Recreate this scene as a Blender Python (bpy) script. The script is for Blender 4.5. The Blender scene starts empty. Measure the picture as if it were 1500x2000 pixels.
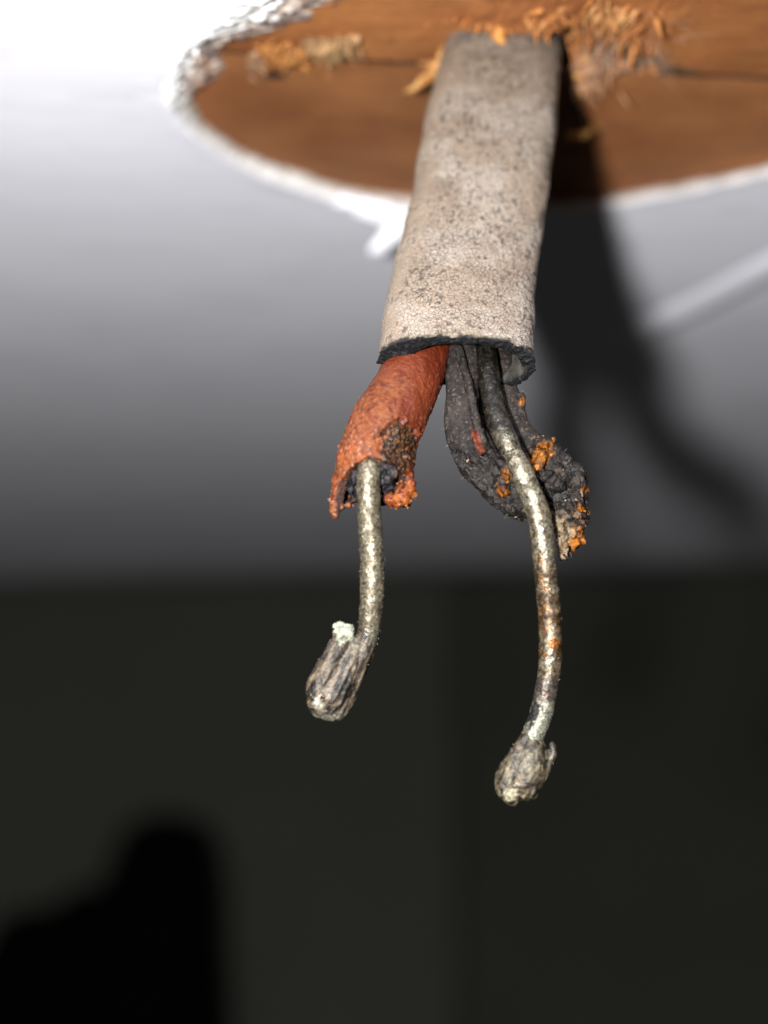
import bpy, math, random
import numpy as np
from mathutils import Vector, noise

random.seed(11)
S = bpy.context.scene
COL = S.collection

# ------------------------------------------------------------------ camera
F_PX, CX, CY = 3000.0, 750.0, 1000.0        # focal length and centre, in photo pixels
PITCH = math.atan(530.0 / F_PX)
FW = Vector((0, math.cos(PITCH), math.sin(PITCH)))
UP = Vector((0, -math.sin(PITCH), math.cos(PITCH)))
RT = Vector((1, 0, 0))
cam = bpy.data.cameras.new('camera')
cam_ob = bpy.data.objects.new('camera', cam)
COL.objects.link(cam_ob)
cam_ob.location = (0, 0, 0)
cam_ob.rotation_euler = (math.pi / 2 + PITCH, 0, 0)
cam.sensor_fit = 'VERTICAL'
cam.sensor_height = 24.0
cam.lens = 24.0 * F_PX / 2000.0
cam.clip_start = 0.005
cam.clip_end = 20.0
cam.dof.use_dof = True
cam.dof.focus_distance = 0.1185
cam.dof.aperture_fstop = 8.6
S.camera = cam_ob

# ------------------------------------------------------------------ light
W = bpy.data.worlds.new('World')
S.world = W
W.use_nodes = True
bg = W.node_tree.nodes['Background']
bg.inputs['Color'].default_value = (0.95, 0.95, 0.93, 1)
bg.inputs['Strength'].default_value = 0.019
fl = bpy.data.lights.new('phone_flash', 'POINT')
fl.energy = 3.65
fl.color = (1.0, 0.985, 0.965)
fl.shadow_soft_size = 0.0048
fl_ob = bpy.data.objects.new('phone_flash', fl)
COL.objects.link(fl_ob)
fl_ob.location = (-0.0255, -0.015, -0.002)
S.view_settings.view_transform = 'Standard'
S.view_settings.look = 'None'
S.view_settings.exposure = 0.0
S.view_settings.gamma = 1.0
S.view_settings.use_curve_mapping = False
S.cycles.max_bounces = 6
S.cycles.use_denoising = True

# ------------------------------------------------------------------ helpers (all lengths in mm)
H = 66.0          # underside of the ceiling above the camera
HB = 68.0         # underside of the boards behind it
WALL_Y = 560.0


def at(px, py, z):
    """point seen at photo pixel (px, py), z mm in front of the lens"""
    return (FW + RT * ((px - CX) / F_PX) + UP * ((CY - py) / F_PX)) * z


def on(px, py, h):
    """point of the horizontal plane at height h seen at (px, py)"""
    d = FW + RT * ((px - CX) / F_PX) + UP * ((CY - py) / F_PX)
    return d * (h / d.z)


def pix(p):
    z = p.dot(FW)
    return CX + F_PX * p.dot(RT) / z, CY - F_PX * p.dot(UP) / z


def nz(p, s, o=0.0):
    return noise.noise(Vector((p[0] * s + o, p[1] * s + o * 1.7, p[2] * s - o)))


def fbm(p, s, o=0.0, n=3):
    v, a = 0.0, 1.0
    for k in range(n):
        v += a * nz(p, s * 2 ** k, o + 7.3 * k)
        a *= 0.5
    return v


def clamp(x, a=0.0, b=1.0):
    return a if x < a else b if x > b else x


def sstep(a, b, x):
    t = clamp((x - a) / (b - a))
    return t * t * (3 - 2 * t)


def mix(a, b, t):
    t = clamp(t)
    return tuple(a[i] * (1 - t) + b[i] * t for i in range(len(a)))


def cat(pts, n):
    """Catmull-Rom through rows of numbers, n steps per span"""
    P = np.array(pts, float)
    out = []
    m = len(P)
    for i in range(m - 1):
        p0, p1, p2, p3 = P[max(i - 1, 0)], P[i], P[i + 1], P[min(i + 2, m - 1)]
        for k in range(n):
            t = k / n
            out.append(0.5 * (2 * p1 + (p2 - p0) * t + (2 * p0 - 5 * p1 + 4 * p2 - p3) * t * t
                              + (3 * p1 - p0 - 3 * p2 + p3) * t ** 3))
    out.append(P[-1])
    return np.array(out)


def cat_closed(pts, n):
    P = np.array(pts, float)
    m = len(P)
    out = []
    for i in range(m):
        p0, p1, p2, p3 = P[i - 1], P[i], P[(i + 1) % m], P[(i + 2) % m]
        for k in range(n):
            t = k / n
            out.append(0.5 * (2 * p1 + (p2 - p0) * t + (2 * p0 - 5 * p1 + 4 * p2 - p3) * t * t
                              + (3 * p1 - p0 - 3 * p2 + p3) * t ** 3))
    return np.array(out)


def tag(o, label=None, cat_=None, group=None, kind=None):
    if label: o['label'] = label
    if cat_: o['category'] = cat_
    if group: o['group'] = group
    if kind: o['kind'] = kind
    return o


ORIGIN = {}


def empty(name, loc_mm):
    o = bpy.data.objects.new(name, None)
    COL.objects.link(o)
    o.empty_display_size = 0.01
    o.location = Vector(loc_mm) * 0.001
    ORIGIN[o.name] = Vector(loc_mm)
    return o


def link(name, V, Fc, mat, parent=None, base=None, smooth=True, colors=None):
    """one mesh object from mm vertices; colours are rgba rows, alpha = gloss"""
    if parent is not None:
        off = ORIGIN[parent.name]
    else:
        off = Vector(base) if base is not None else Vector((0, 0, 0))
    me = bpy.data.meshes.new(name)
    me.from_pydata([tuple((Vector(v) - off) * 0.001) for v in V], [], Fc)
    me.validate()
    if smooth:
        me.polygons.foreach_set('use_smooth', [True] * len(me.polygons))
    if colors is not None:
        ca = me.color_attributes.new('Col', 'FLOAT_COLOR', 'POINT')
        ca.data.foreach_set('color', np.array(colors, np.float32).ravel())
    me.materials.append(mat)
    me.update()
    o = bpy.data.objects.new(name, me)
    COL.objects.link(o)
    if parent is not None:
        o.parent = parent
    else:
        o.location = off * 0.001
    ORIGIN[o.name] = off
    return o


def grid_faces(nr, nc, closed=False, start=0):
    f = []
    for i in range(nr - 1):
        for j in range(nc if closed else nc - 1):
            j2 = (j + 1) % nc
            f.append((start + i * nc + j, start + i * nc + j2, start + (i + 1) * nc + j2, start + (i + 1) * nc + j))
    return f


def frames(C):
    """tangent, side and camera-facing vectors along a path"""
    n = len(C)
    out = []
    for i in range(n):
        T = (C[min(i + 1, n - 1)] - C[max(i - 1, 0)]).normalized()
        v = (-C[i]).normalized()
        N = (v - T * v.dot(T)).normalized()
        B = N.cross(T)
        if B.x < 0: B = -B
        out.append((T, B, N))
    return out


def path(st, n):
    """stations (px, py, z, half_width_px, depth_ratio) -> centres, half widths (mm), half depths (mm)"""
    A = cat(st, n)
    C = [at(a[0], a[1], a[2]) for a in A]
    hw = [a[3] * a[2] / F_PX for a in A]
    hd = [h * a[4] for h, a in zip(hw, A)]
    return C, hw, hd


def tube(st, n=8, seg=20, power=2.0):
    """closed tube (domed ends) following stations"""
    C, hw, hd = path(st, n)
    fr = frames(C)
    V, Fc = [], []
    m = len(C)
    for i in range(m):
        T, B, N = fr[i]
        for j in range(seg):
            a = 2 * math.pi * j / seg
            c, s = math.cos(a), math.sin(a)
            cx = math.copysign(abs(c) ** (2 / power), c)
            sy = math.copysign(abs(s) ** (2 / power), s)
            V.append(C[i] + B * (hw[i] * cx) + N * (hd[i] * sy))
    Fc += grid_faces(m, seg, True)
    for e, i, sg in ((0, 0, -1), (1, m - 1, 1)):
        T = fr[i][0]
        k = len(V)
        ring = [i * seg + j for j in range(seg)]
        prev = ring
        for q in (0.5, 0.85):
            st_ = len(V)
            r = math.sqrt(1 - q * q)
            for j in range(seg):
                p = V[ring[j]]
                V.append(C[i] + (p - C[i]) * r + T * (sg * q * min(hw[i], hd[i])))
            cur = [st_ + j for j in range(seg)]
            for j in range(seg):
                Fc.append((prev[j], prev[(j + 1) % seg], cur[(j + 1) % seg], cur[j]))
            prev = cur
        V.append(C[i] + T * (sg * min(hw[i], hd[i])))
        for j in range(seg):
            Fc.append((prev[j], prev[(j + 1) % seg], len(V) - 1))
    return V, Fc


def sphere(c, r, sq=(1, 1, 1)):
    V, Fc = [], []
    n, m = 12, 8
    for i in range(1, m):
        th = math.pi * i / m
        for j in range(n):
            a = 2 * math.pi * j / n
            V.append(c + Vector((r * sq[0] * math.sin(th) * math.cos(a), r * sq[1] * math.sin(th) * math.sin(a), r * sq[2] * math.cos(th))))
    Fc += grid_faces(m - 1, n, True)
    V.append(c + Vector((0, 0, r * sq[2]))); V.append(c - Vector((0, 0, r * sq[2])))
    a, b = len(V) - 2, len(V) - 1
    for j in range(n):
        Fc.append((a, (j + 1) % n, j))
        Fc.append((b, (m - 2) * n + j, (m - 2) * n + (j + 1) % n))
    return V, Fc


def join(parts):
    V, Fc = [], []
    for v, f in parts:
        k = len(V)
        V += list(v)
        Fc += [tuple(i + k for i in q) for q in f]
    return V, Fc


def remesh(parts, vox, smooth_it=2):
    """fuse watertight shapes into one skin"""
    V, Fc = join(parts)
    me = bpy.data.meshes.new('tmp')
    me.from_pydata([tuple(v) for v in V], [], Fc)
    import bmesh
    bm = bmesh.new(); bm.from_mesh(me)
    bmesh.ops.recalc_face_normals(bm, faces=bm.faces[:])
    bm.to_mesh(me); bm.free()
    ob = bpy.data.objects.new('tmp', me)
    COL.objects.link(ob)
    md = ob.modifiers.new('r', 'REMESH')
    md.mode = 'VOXEL'; md.voxel_size = vox
    if smooth_it:
        sm = ob.modifiers.new('s', 'SMOOTH'); sm.iterations = smooth_it; sm.factor = 0.5
    dg = bpy.context.evaluated_depsgraph_get()
    ev = ob.evaluated_get(dg)
    m2 = bpy.data.meshes.new_from_object(ev)
    nv = len(m2.vertices)
    co = np.empty(nv * 3); m2.vertices.foreach_get('co', co)
    no = np.empty(nv * 3)
    m2.vertex_normals.foreach_get('vector', no)
    faces = [tuple(p.vertices) for p in m2.polygons]
    bpy.data.objects.remove(ob); bpy.data.meshes.remove(me); bpy.data.meshes.remove(m2)
    return [Vector(v) for v in co.reshape(-1, 3)], [Vector(v) for v in no.reshape(-1, 3)], faces


def sleeve(st, n, seg, wall, tend, power=2.0, rough=None, closed_top=True):
    """hollow sleeve whose lower end is cut at tend(angle) mm before the end of the path"""
    C, hw, hd = path(st, n)
    L = [0.0]
    for i in range(1, len(C)):
        L.append(L[-1] + (C[i] - C[i - 1]).length)
    tot = L[-1]
    fr = frames(C)
    m = len(C)

    def ev(s):
        s = clamp(s, 0, tot - 1e-6)
        lo = int(np.searchsorted(L, s, side='right')) - 1
        lo = min(max(lo, 0), m - 2)
        t = (s - L[lo]) / (L[lo + 1] - L[lo])
        c = C[lo].lerp(C[lo + 1], t)
        B = fr[lo][1].lerp(fr[lo + 1][1], t).normalized()
        N = fr[lo][2].lerp(fr[lo + 1][2], t).normalized()
        return c, B, N, hw[lo] * (1 - t) + hw[lo + 1] * t, hd[lo] * (1 - t) + hd[lo + 1] * t
    rows = m
    O, I = [], []
    for i in range(rows):
        for j in range(seg):
            a = 2 * math.pi * j / seg
            s = (tot + tend(a)) * i / (rows - 1)
            c, B, N, w, d = ev(s)
            ca, sa = math.cos(a), math.sin(a)
            x = math.copysign(abs(ca) ** (2 / power), ca)
            y = math.copysign(abs(sa) ** (2 / power), sa)
            O.append(c + B * (w * x) + N * (d * y))
            wl = wall(a) if callable(wall) else wall
            I.append(c + B * ((w - wl) * x) + N * ((d - wl) * y))
    return O, I, rows


# ------------------------------------------------------------------ materials
def new_mat(name):
    m = bpy.data.materials.new(name)
    m.use_nodes = True
    nt = m.node_tree
    b = nt.nodes['Principled BSDF']
    return m, nt, b


def coords(nt, scale=(1, 1, 1), rot=(0, 0, 0)):
    """object coordinates in millimetres"""
    tc = nt.nodes.new('ShaderNodeTexCoord')
    mp = nt.nodes.new('ShaderNodeMapping')
    mp.inputs['Scale'].default_value = tuple(1000 * s for s in scale)
    mp.inputs['Rotation'].default_value = rot
    nt.links.new(tc.outputs['Object'], mp.inputs['Vector'])
    return mp.outputs['Vector']


def tex_noise(nt, vec, scale, detail=4, rough=0.55, dist=0.0):
    n = nt.nodes.new('ShaderNodeTexNoise')
    n.inputs['Scale'].default_value = scale
    n.inputs['Detail'].default_value = detail
    n.inputs['Roughness'].default_value = rough
    n.inputs['Distortion'].default_value = dist
    nt.links.new(vec, n.inputs['Vector'])
    return n.outputs['Fac']


def ramp(nt, fac, stops):
    r = nt.nodes.new('ShaderNodeValToRGB')
    el = r.color_ramp.elements
    while len(el) < len(stops): el.new(0.5)
    for e, (p, c) in zip(el, stops):
        e.position = p
        e.color = (c[0], c[1], c[2], 1) if not isinstance(c, (int, float)) else (c, c, c, 1)
    nt.links.new(fac, r.inputs['Fac'])
    return r.outputs['Color']


def mul(nt, a, b, mode='MULTIPLY', fac=1.0):
    m = nt.nodes.new('ShaderNodeMix')
    m.data_type = 'RGBA'; m.blend_type = mode
    m.inputs[0].default_value = fac
    nt.links.new(a, m.inputs[6])
    if isinstance(b, tuple): m.inputs[7].default_value = b
    else: nt.links.new(b, m.inputs[7])
    return m.outputs[2]


def bump(nt, b, hts):
    prev = None
    for h, st, dist in hts:
        n = nt.nodes.new('ShaderNodeBump')
        n.inputs['Strength'].default_value = st
        n.inputs['Distance'].default_value = dist * 0.001
        nt.links.new(h, n.inputs['Height'])
        if prev: nt.links.new(prev, n.inputs['Normal'])
        prev = n.outputs['Normal']
    nt.links.new(prev, b.inputs['Normal'])


def vc_mat(name, rough_dull, rough_gloss, grain, grain_lo, grain_hi, bumps, metallic=0.0, spec=0.5, gain=1.0, crack=0.0, crack_scale=5.0):
    """vertex-coloured surface (alpha = gloss) with fine procedural grain"""
    m, nt, b = new_mat(name)
    at_ = nt.nodes.new('ShaderNodeVertexColor'); at_.layer_name = 'Col'
    v = coords(nt)
    g = ramp(nt, tex_noise(nt, v, grain, 5, 0.65), [(0.3, grain_lo * gain), (0.7, grain_hi * gain)])
    colr = mul(nt, at_.outputs['Color'], g)
    if crack:
        vo = nt.nodes.new('ShaderNodeTexVoronoi'); vo.feature = 'DISTANCE_TO_EDGE'; vo.inputs['Scale'].default_value = crack_scale
        wb = nt.nodes.new('ShaderNodeTexNoise'); wb.inputs['Scale'].default_value = crack_scale; nt.links.new(v, wb.inputs['Vector'])
        wv = nt.nodes.new('ShaderNodeVectorMath'); wv.operation = 'MULTIPLY_ADD'; wv.inputs[1].default_value = (0.25, 0.25, 0.25)
        nt.links.new(wb.outputs['Color'], wv.inputs[0]); nt.links.new(v, wv.inputs[2]); nt.links.new(wv.outputs['Vector'], vo.inputs['Vector'])
        colr = mul(nt, colr, ramp(nt, vo.outputs['Distance'], [(0.0, 0.06), (0.14, 1.0)]), fac=crack)
    nt.links.new(colr, b.inputs['Base Color'])
    mr = nt.nodes.new('ShaderNodeMapRange')
    mr.inputs['To Min'].default_value = rough_dull
    mr.inputs['To Max'].default_value = rough_gloss
    nt.links.new(at_.outputs['Alpha'], mr.inputs['Value'])
    nt.links.new(mr.outputs['Result'], b.inputs['Roughness'])
    b.inputs['Metallic'].default_value = metallic
    b.inputs['Specular IOR Level'].default_value = spec
    bump(nt, b, [(tex_noise(nt, v, s, 4, 0.6), st, d) for s, st, d in bumps])
    return m, nt, b


# white gloss paint of the ceiling
M_PAINT, nt, b = new_mat('white_paint')
v = coords(nt)
c = ramp(nt, tex_noise(nt, v, 0.05, 6, 0.6), [(0.3, (0.72, 0.72, 0.785)), (0.7, (0.755, 0.755, 0.82))])
sp = ramp(nt, tex_noise(nt, coords(nt, (0.5, 1.3, 1)), 0.16, 4, 0.6), [(0.26, (0.80, 0.80, 0.81)), (0.40, (1, 1, 1))])
nt.links.new(mul(nt, c, sp), b.inputs['Base Color'])
b.inputs['Roughness'].default_value = 0.5
b.inputs['Specular IOR Level'].default_value = 0.3
bump(nt, b, [(tex_noise(nt, coords(nt, (0.35, 1.2, 1)), 0.25, 3, 0.5), 0.3, 0.2), (tex_noise(nt, v, 1.6, 4, 0.6), 0.25, 0.04)])

# brown board: pressed wood fibre
def board_mat(name, c0, c1, c2, rot):
    m, nt, b = new_mat(name)
    v = coords(nt, (0.35, 2.2, 1), (0, 0, rot))
    v1 = coords(nt)
    base = ramp(nt, tex_noise(nt, v, 0.22, 5, 0.6, 0.4), [(0.28, c0), (0.5, c1), (0.72, c2)])
    spk = ramp(nt, tex_noise(nt, v, 2.6, 5, 0.7), [(0.3, 0.8), (0.7, 1.18)])
    st = ramp(nt, tex_noise(nt, v1, 0.09, 4, 0.6), [(0.34, 0.82), (0.6, 1.06)])
    big = ramp(nt, tex_noise(nt, coords(nt, (1, 1.6, 1), (0, 0, rot)), 0.05, 3, 0.55, 0.6), [(0.36, (0.86, 0.76, 0.72)), (0.56, (1.12, 1.10, 1.08))])
    nt.links.new(mul(nt, mul(nt, mul(nt, base, spk), st), big), b.inputs['Base Color'])
    b.inputs['Roughness'].default_value = 0.7
    b.inputs['Specular IOR Level'].default_value = 0.25
    bump(nt, b, [(tex_noise(nt, v, 1.4, 5, 0.65), 0.6, 0.12), (tex_noise(nt, v1, 4.0, 4, 0.6), 0.3, 0.04)])
    return m
M_BOARD_A = board_mat('orange_brown_board', (0.20, 0.074, 0.023), (0.245, 0.096, 0.031), (0.285, 0.12, 0.042), 0.75)
M_BOARD_B = board_mat('smooth_brown_board', (0.20, 0.078, 0.027), (0.222, 0.09, 0.032), (0.245, 0.102, 0.038), 0.35)

# dusty cracked rubber
M_SHEATH, nt, b = new_mat('dusty_cracked_rubber')
at_ = nt.nodes.new('ShaderNodeVertexColor'); at_.layer_name = 'Col'
v = coords(nt)
wob = tex_noise(nt, v, 2.2, 3, 0.6)
vm = nt.nodes.new('ShaderNodeVectorMath'); vm.operation = 'MULTIPLY_ADD'
nn = nt.nodes.new('ShaderNodeTexNoise'); nn.inputs['Scale'].default_value = 2.5; nn.inputs['Detail'].default_value = 3
nt.links.new(v, nn.inputs['Vector'])
nt.links.new(nn.outputs['Color'], vm.inputs[0]); vm.inputs[1].default_value = (0.35, 0.35, 0.35); nt.links.new(v, vm.inputs[2])
vo = nt.nodes.new('ShaderNodeTexVoronoi'); vo.feature = 'DISTANCE_TO_EDGE'; vo.inputs['Scale'].default_value = 2.9
nt.links.new(vm.outputs['Vector'], vo.inputs['Vector'])
crack = ramp(nt, vo.outputs['Distance'], [(0.0, 0.0), (0.10, 1.0)])
grain = ramp(nt, tex_noise(nt, v, 5.0, 5, 0.7), [(0.28, 0.47), (0.66, 0.70)])
area = ramp(nt, tex_noise(nt, v, 0.45, 3, 0.6), [(0.35, 0.55), (0.62, 1.0)])
mx = nt.nodes.new('ShaderNodeMix'); mx.data_type = 'RGBA'; mx.blend_type = 'MULTIPLY'
dark = ramp(nt, vo.outputs['Distance'], [(0.0, 0.06), (0.10, 1.0)])
# cracks fade with the alpha mask painted per vertex (alpha = how cracked)
ml = nt.nodes.new('ShaderNodeMath'); ml.operation = 'MULTIPLY'
nt.links.new(at_.outputs['Alpha'], ml.inputs[0]); nt.links.new(area, ml.inputs[1])
nt.links.new(ml.outputs[0], mx.inputs[0])
nt.links.new(mul(nt, at_.outputs['Color'], grain), mx.inputs[6]); nt.links.new(dark, mx.inputs[7])
nt.links.new(mx.outputs[2], b.inputs['Base Color'])
b.inputs['Roughness'].default_value = 0.46
b.inputs['Specular IOR Level'].default_value = 0.3
bump(nt, b, [(crack, 0.5, 0.05), (tex_noise(nt, v, 3.2, 4, 0.65), 0.7, 0.10)])

M_BLACK, _, _ = vc_mat('black_perished_rubber', 0.72, 0.2, 7.0, 0.5, 1.5, [(6.0, 0.8, 0.09), (1.6, 0.4, 0.12)], spec=0.09, gain=0.5)
M_RED, _, _ = vc_mat('red_perished_rubber', 0.6, 0.18, 5.0, 0.72, 1.25, [(5.0, 0.8, 0.10), (1.5, 0.3, 0.1)], spec=0.18, gain=0.47)
M_WIRE, _, _ = vc_mat('tarnished_wire', 0.55, 0.2, 5.0, 0.25, 1.55, [(5.0, 0.8, 0.08), (1.8, 0.5, 0.10)], metallic=0.55, spec=0.4, gain=0.46, crack=0.8, crack_scale=4.0)
M_TIP, _, _ = vc_mat('burnt_wire_tip', 0.5, 0.18, 4.5, 0.35, 1.5, [(5.0, 0.8, 0.08), (1.8, 0.4, 0.08)], metallic=0.1, spec=0.3, gain=0.36, crack=0.4, crack_scale=3.5)
M_FIBRE, _, _ = vc_mat('torn_wood_fibre', 0.75, 0.3, 6.0, 0.65, 1.35, [(5.0, 0.7, 0.1), (1.6, 0.5, 0.15)], spec=0.2, gain=0.62)
M_TORN, _, _ = vc_mat('torn_painted_edge', 0.6, 0.22, 4.0, 0.72, 1.2, [(3.5, 0.6, 0.10), (1.2, 0.4, 0.15)], gain=0.85)

M_WALL, nt, b = new_mat('dark_green_wall')
v = coords(nt)
nt.links.new(ramp(nt, tex_noise(nt, v, 0.01, 3, 0.5), [(0.3, (0.195, 0.203, 0.165)), (0.7, (0.215, 0.228, 0.185))]), b.inputs['Base Color'])
b.inputs['Roughness'].default_value = 0.8
M_LUMP, nt, b = new_mat('plain_black')  # plain matt black of the lump
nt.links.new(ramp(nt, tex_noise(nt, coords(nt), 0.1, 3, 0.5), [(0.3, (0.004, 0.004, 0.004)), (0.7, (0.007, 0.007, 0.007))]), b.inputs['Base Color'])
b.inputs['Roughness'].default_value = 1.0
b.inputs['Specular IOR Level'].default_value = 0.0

# ------------------------------------------------------------------ setting: ceiling with its torn hole
PAIRS = [((500, -40), (760, -30)), ((470, -15), (705, -8)), ((447, 5), (655, 14)), ((425, 30), (600, 40)), ((402, 55), (540, 60)),
         ((375, 75), (480, 72)), ((350, 98), (440, 86)), ((332, 130), (424, 106)), ((325, 165), (436, 132)), ((328, 198), (398, 158)),
         ((340, 222), (377, 187)), ((362, 247), (388, 222)), ((400, 278), (420, 256)), ((450, 312), (472, 291)), ((500, 337), (530, 317)),
         ((560, 361), (590, 338)), ((620, 381), (640, 356)), ((700, 398), (710, 372)), ((800, 408), (800, 383)), ((900, 412), (900, 389)),
         ((1000, 413), (1000, 391)), ((1100, 410), (1100, 389)), ((1200, 400), (1200, 381)), ((1300, 382), (1300, 363)),
         ((1400, 361), (1400, 343)), ((1500, 338), (1500, 321)), ((1600, 305), (1600, 288)), ((1700, 260), (1690, 243)),
         ((1770, 200), (1750, 188)), ((1790, 130), (1770, 130)), ((1750, 60), (1730, 70)), ((1640, 0), (1630, 10)),
         ((1500, -50), (1490, -35)), ((1250, -85), (1250, -65)), ((1000, -95), (1000, -75)), ((800, -85), (830, -62)), ((620, -65), (800, -48))]
NSUB = 26
row = []
for (ox, oy), (ix, iy) in PAIRS:
    a, b_ = on(ox, oy, H), on(ix, iy, HB - 0.1)
    row.append((a.x, a.y, b_.x, b_.y))
RIM = cat_closed(row, NSUB)
NR = len(RIM)
ctr = Vector((RIM[:, 0].mean(), RIM[:, 1].mean(), 0))
NU = 30
Vr, Cr = [], []
outer_ring = []
for k in range(NU):
    u = k / (NU - 1)
    for i in range(NR):
        a = Vector((RIM[i, 0], RIM[i, 1], H)); b_ = Vector((RIM[i, 2], RIM[i, 3], HB - 0.1))
        gap = (Vector((b_.x, b_.y, 0)) - Vector((a.x, a.y, 0))).length
        rag = sstep(1.2, 3.5, gap)                    # how torn the edge is here
        dirv = Vector((a.x - ctr.x, a.y - ctr.y, 0)).normalized()
        jag = (0.22 + 0.35 * rag) * fbm(a, 0.8, 3.1, 4)
        a2 = a + dirv * jag
        b2 = b_ + dirv * (0.15 + 0.9 * rag) * fbm(b_, 0.5, 9.0, 4)
        p = a2.lerp(b2, u)
        # torn layers step up from the paint to the board
        fib = Vector((p.x * 0.22 + p.y * 0.1, p.y * 1.9, p.z * 2.2))
        st = u + rag * 0.25 * fbm(fib, 0.5, 4.0, 3) * math.sin(math.pi * u)
        lay = (math.floor(st * 4) + sstep(0.25, 0.8, st * 4 - math.floor(st * 4))) / 4
        zz = H + (HB - 0.1 - H) * clamp(mix((u,), (lay,), rag)[0])
        lip = -0.55 * math.exp(-((u - 0.12) / 0.12) ** 2) * (0.12 + 0.88 * rag)
        amp = math.sin(math.pi * min(u * 1.02, 1))
        zz += amp * (rag * 0.7 * fbm(fib, 1.1, 1.0, 3) + (0.10 + 0.08 * rag) * fbm(p, 1.7, 6.0, 3)) + lip * (u > 0.0)
        p.z = min(zz, HB - 0.05) if u > 0 else H
        Vr.append(p)
        if k == 0: outer_ring.append(p.copy())
        px, py = pix(p)
        white = (0.80, 0.80, 0.80)
        th = 1.15 - 0.80 * rag + 0.40 * fbm(Vector((p.x * 0.5, p.y * 1.6, p.z)), 0.9, 8.0, 3)
        wn = fbm(fib, 1.4, 2.0, 3)
        tornc = mix((0.10, 0.072, 0.07), (0.44, 0.36, 0.30), sstep(-0.4, 0.5, wn))
        tornc = mix(tornc, (0.30, 0.13, 0.06), sstep(0.1, 0.5, fbm(p, 0.6, 5.0, 2)) * sstep(0.35, 0.8, u) * rag)
        cc = mix(white, tornc, sstep(th - 0.08, th + 0.08, u))
        far = sstep(0.3, 0.9, u + 0.25 * fbm(p, 0.8, 3.0, 2)) * (1 - rag)
        cc = mix(cc, (0.34, 0.27, 0.19), far * 0.85)
        Cr.append(cc + (0.35 + 0.6 * sstep(0.0, 0.5, wn) * rag,))

# ceiling sheet from the hole outwards
NO = 90
Vc = []
for k in range(NO):
    t = k / (NO - 1)
    for i in range(NR):
        o = outer_ring[i]
        ang = math.atan2(o.y - ctr.y, o.x - ctr.x)
        c_, s_ = math.cos(ang), math.sin(ang)
        lim = min((1500 / abs(c_)) if abs(c_) > 1e-6 else 1e9,
                  ((585 - 0.2 * ctr.x - ctr.y) / (s_ + 0.2 * c_)) if s_ + 0.2 * c_ > 1e-3 else ((-ctr.y - 900) / s_) if s_ < -1e-6 else 1e9)
        r0 = (Vector((o.x, o.y, 0)) - ctr).length
        r = r0 * (lim / r0) ** (t ** 1.3)
        p = Vector((ctr.x + c_ * r, ctr.y + s_ * r, H))
        if k == 0: p = o.copy()
        d = r - r0
        w = sstep(0, 3, d)
        p.z = H - 0.18 * math.exp(-(d / 1.6) ** 2) * (0.5 + 0.5 * fbm(p, 0.25, 2.0, 2)) * (k > 0) + w * (0.12 * fbm(p, 0.03, 4.0, 2) + 0.015 * fbm(p, 0.3, 1.0, 2))
        yy = p.y + 0.2 * p.x
        if yy > 450: p.z += 0.0008 * (yy - 450) ** 2
        Vc.append(p)
ceiling = tag(link('ceiling', Vc, grid_faces(NO, NR, True), M_PAINT), 'white painted ceiling with a ragged oval hole cut in it', 'ceiling', kind='structure')
link('torn_rim', Vr, grid_faces(NU, NR, True), M_TORN, ceiling, colors=Cr)

# raised paint ridge on the ceiling to the right
A0, A1 = on(1215, 662, H), on(1620, 470, H)
V, nrow = [], 60
for i in range(nrow):
    t = i / (nrow - 1)
    c0 = A0.lerp(A1, t) + Vector((0.5 * math.sin(5 * t), 0, 0))
    d = (A1 - A0).normalized(); n_ = Vector((d.y, -d.x, 0))
    if n_.x < 0: n_ = -n_
    for j in range(9):
        q = j / 8
        V.append(c0 + n_ * ((q - 0.5) * 8.5) + Vector((0, 0, 0.4 - 1.3 * math.sin(math.pi * q) ** 0.8)))
link('paint_ridge', V, grid_faces(nrow, 9), M_PAINT, ceiling)

# far wall, and the closed void above the boards
NEAR_Y, FAR_Y, X0 = 1300.0, 1520.0, 55.0  # corner added: right part set back to catch less flash
prof = [(-2500, NEAR_Y), (X0, NEAR_Y), (X0 + 6, NEAR_Y + 6), (X0 + 6, FAR_Y), (4000, FAR_Y), (4000, FAR_Y + 60), (-2500, FAR_Y + 60)]
wv = [Vector((x, y, z)) for z in (-2400, 1200) for x, y in prof]
n_ = len(prof)
tag(link('wall', wv, [(i, (i + 1) % n_, n_ + (i + 1) % n_, n_ + i) for i in range(n_)] + [tuple(range(n_))[::-1], tuple(range(n_, 2 * n_))], M_WALL, smooth=False),
    'plain dark green wall with an added corner, far behind the hanging cable', 'wall', kind='structure')

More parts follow.
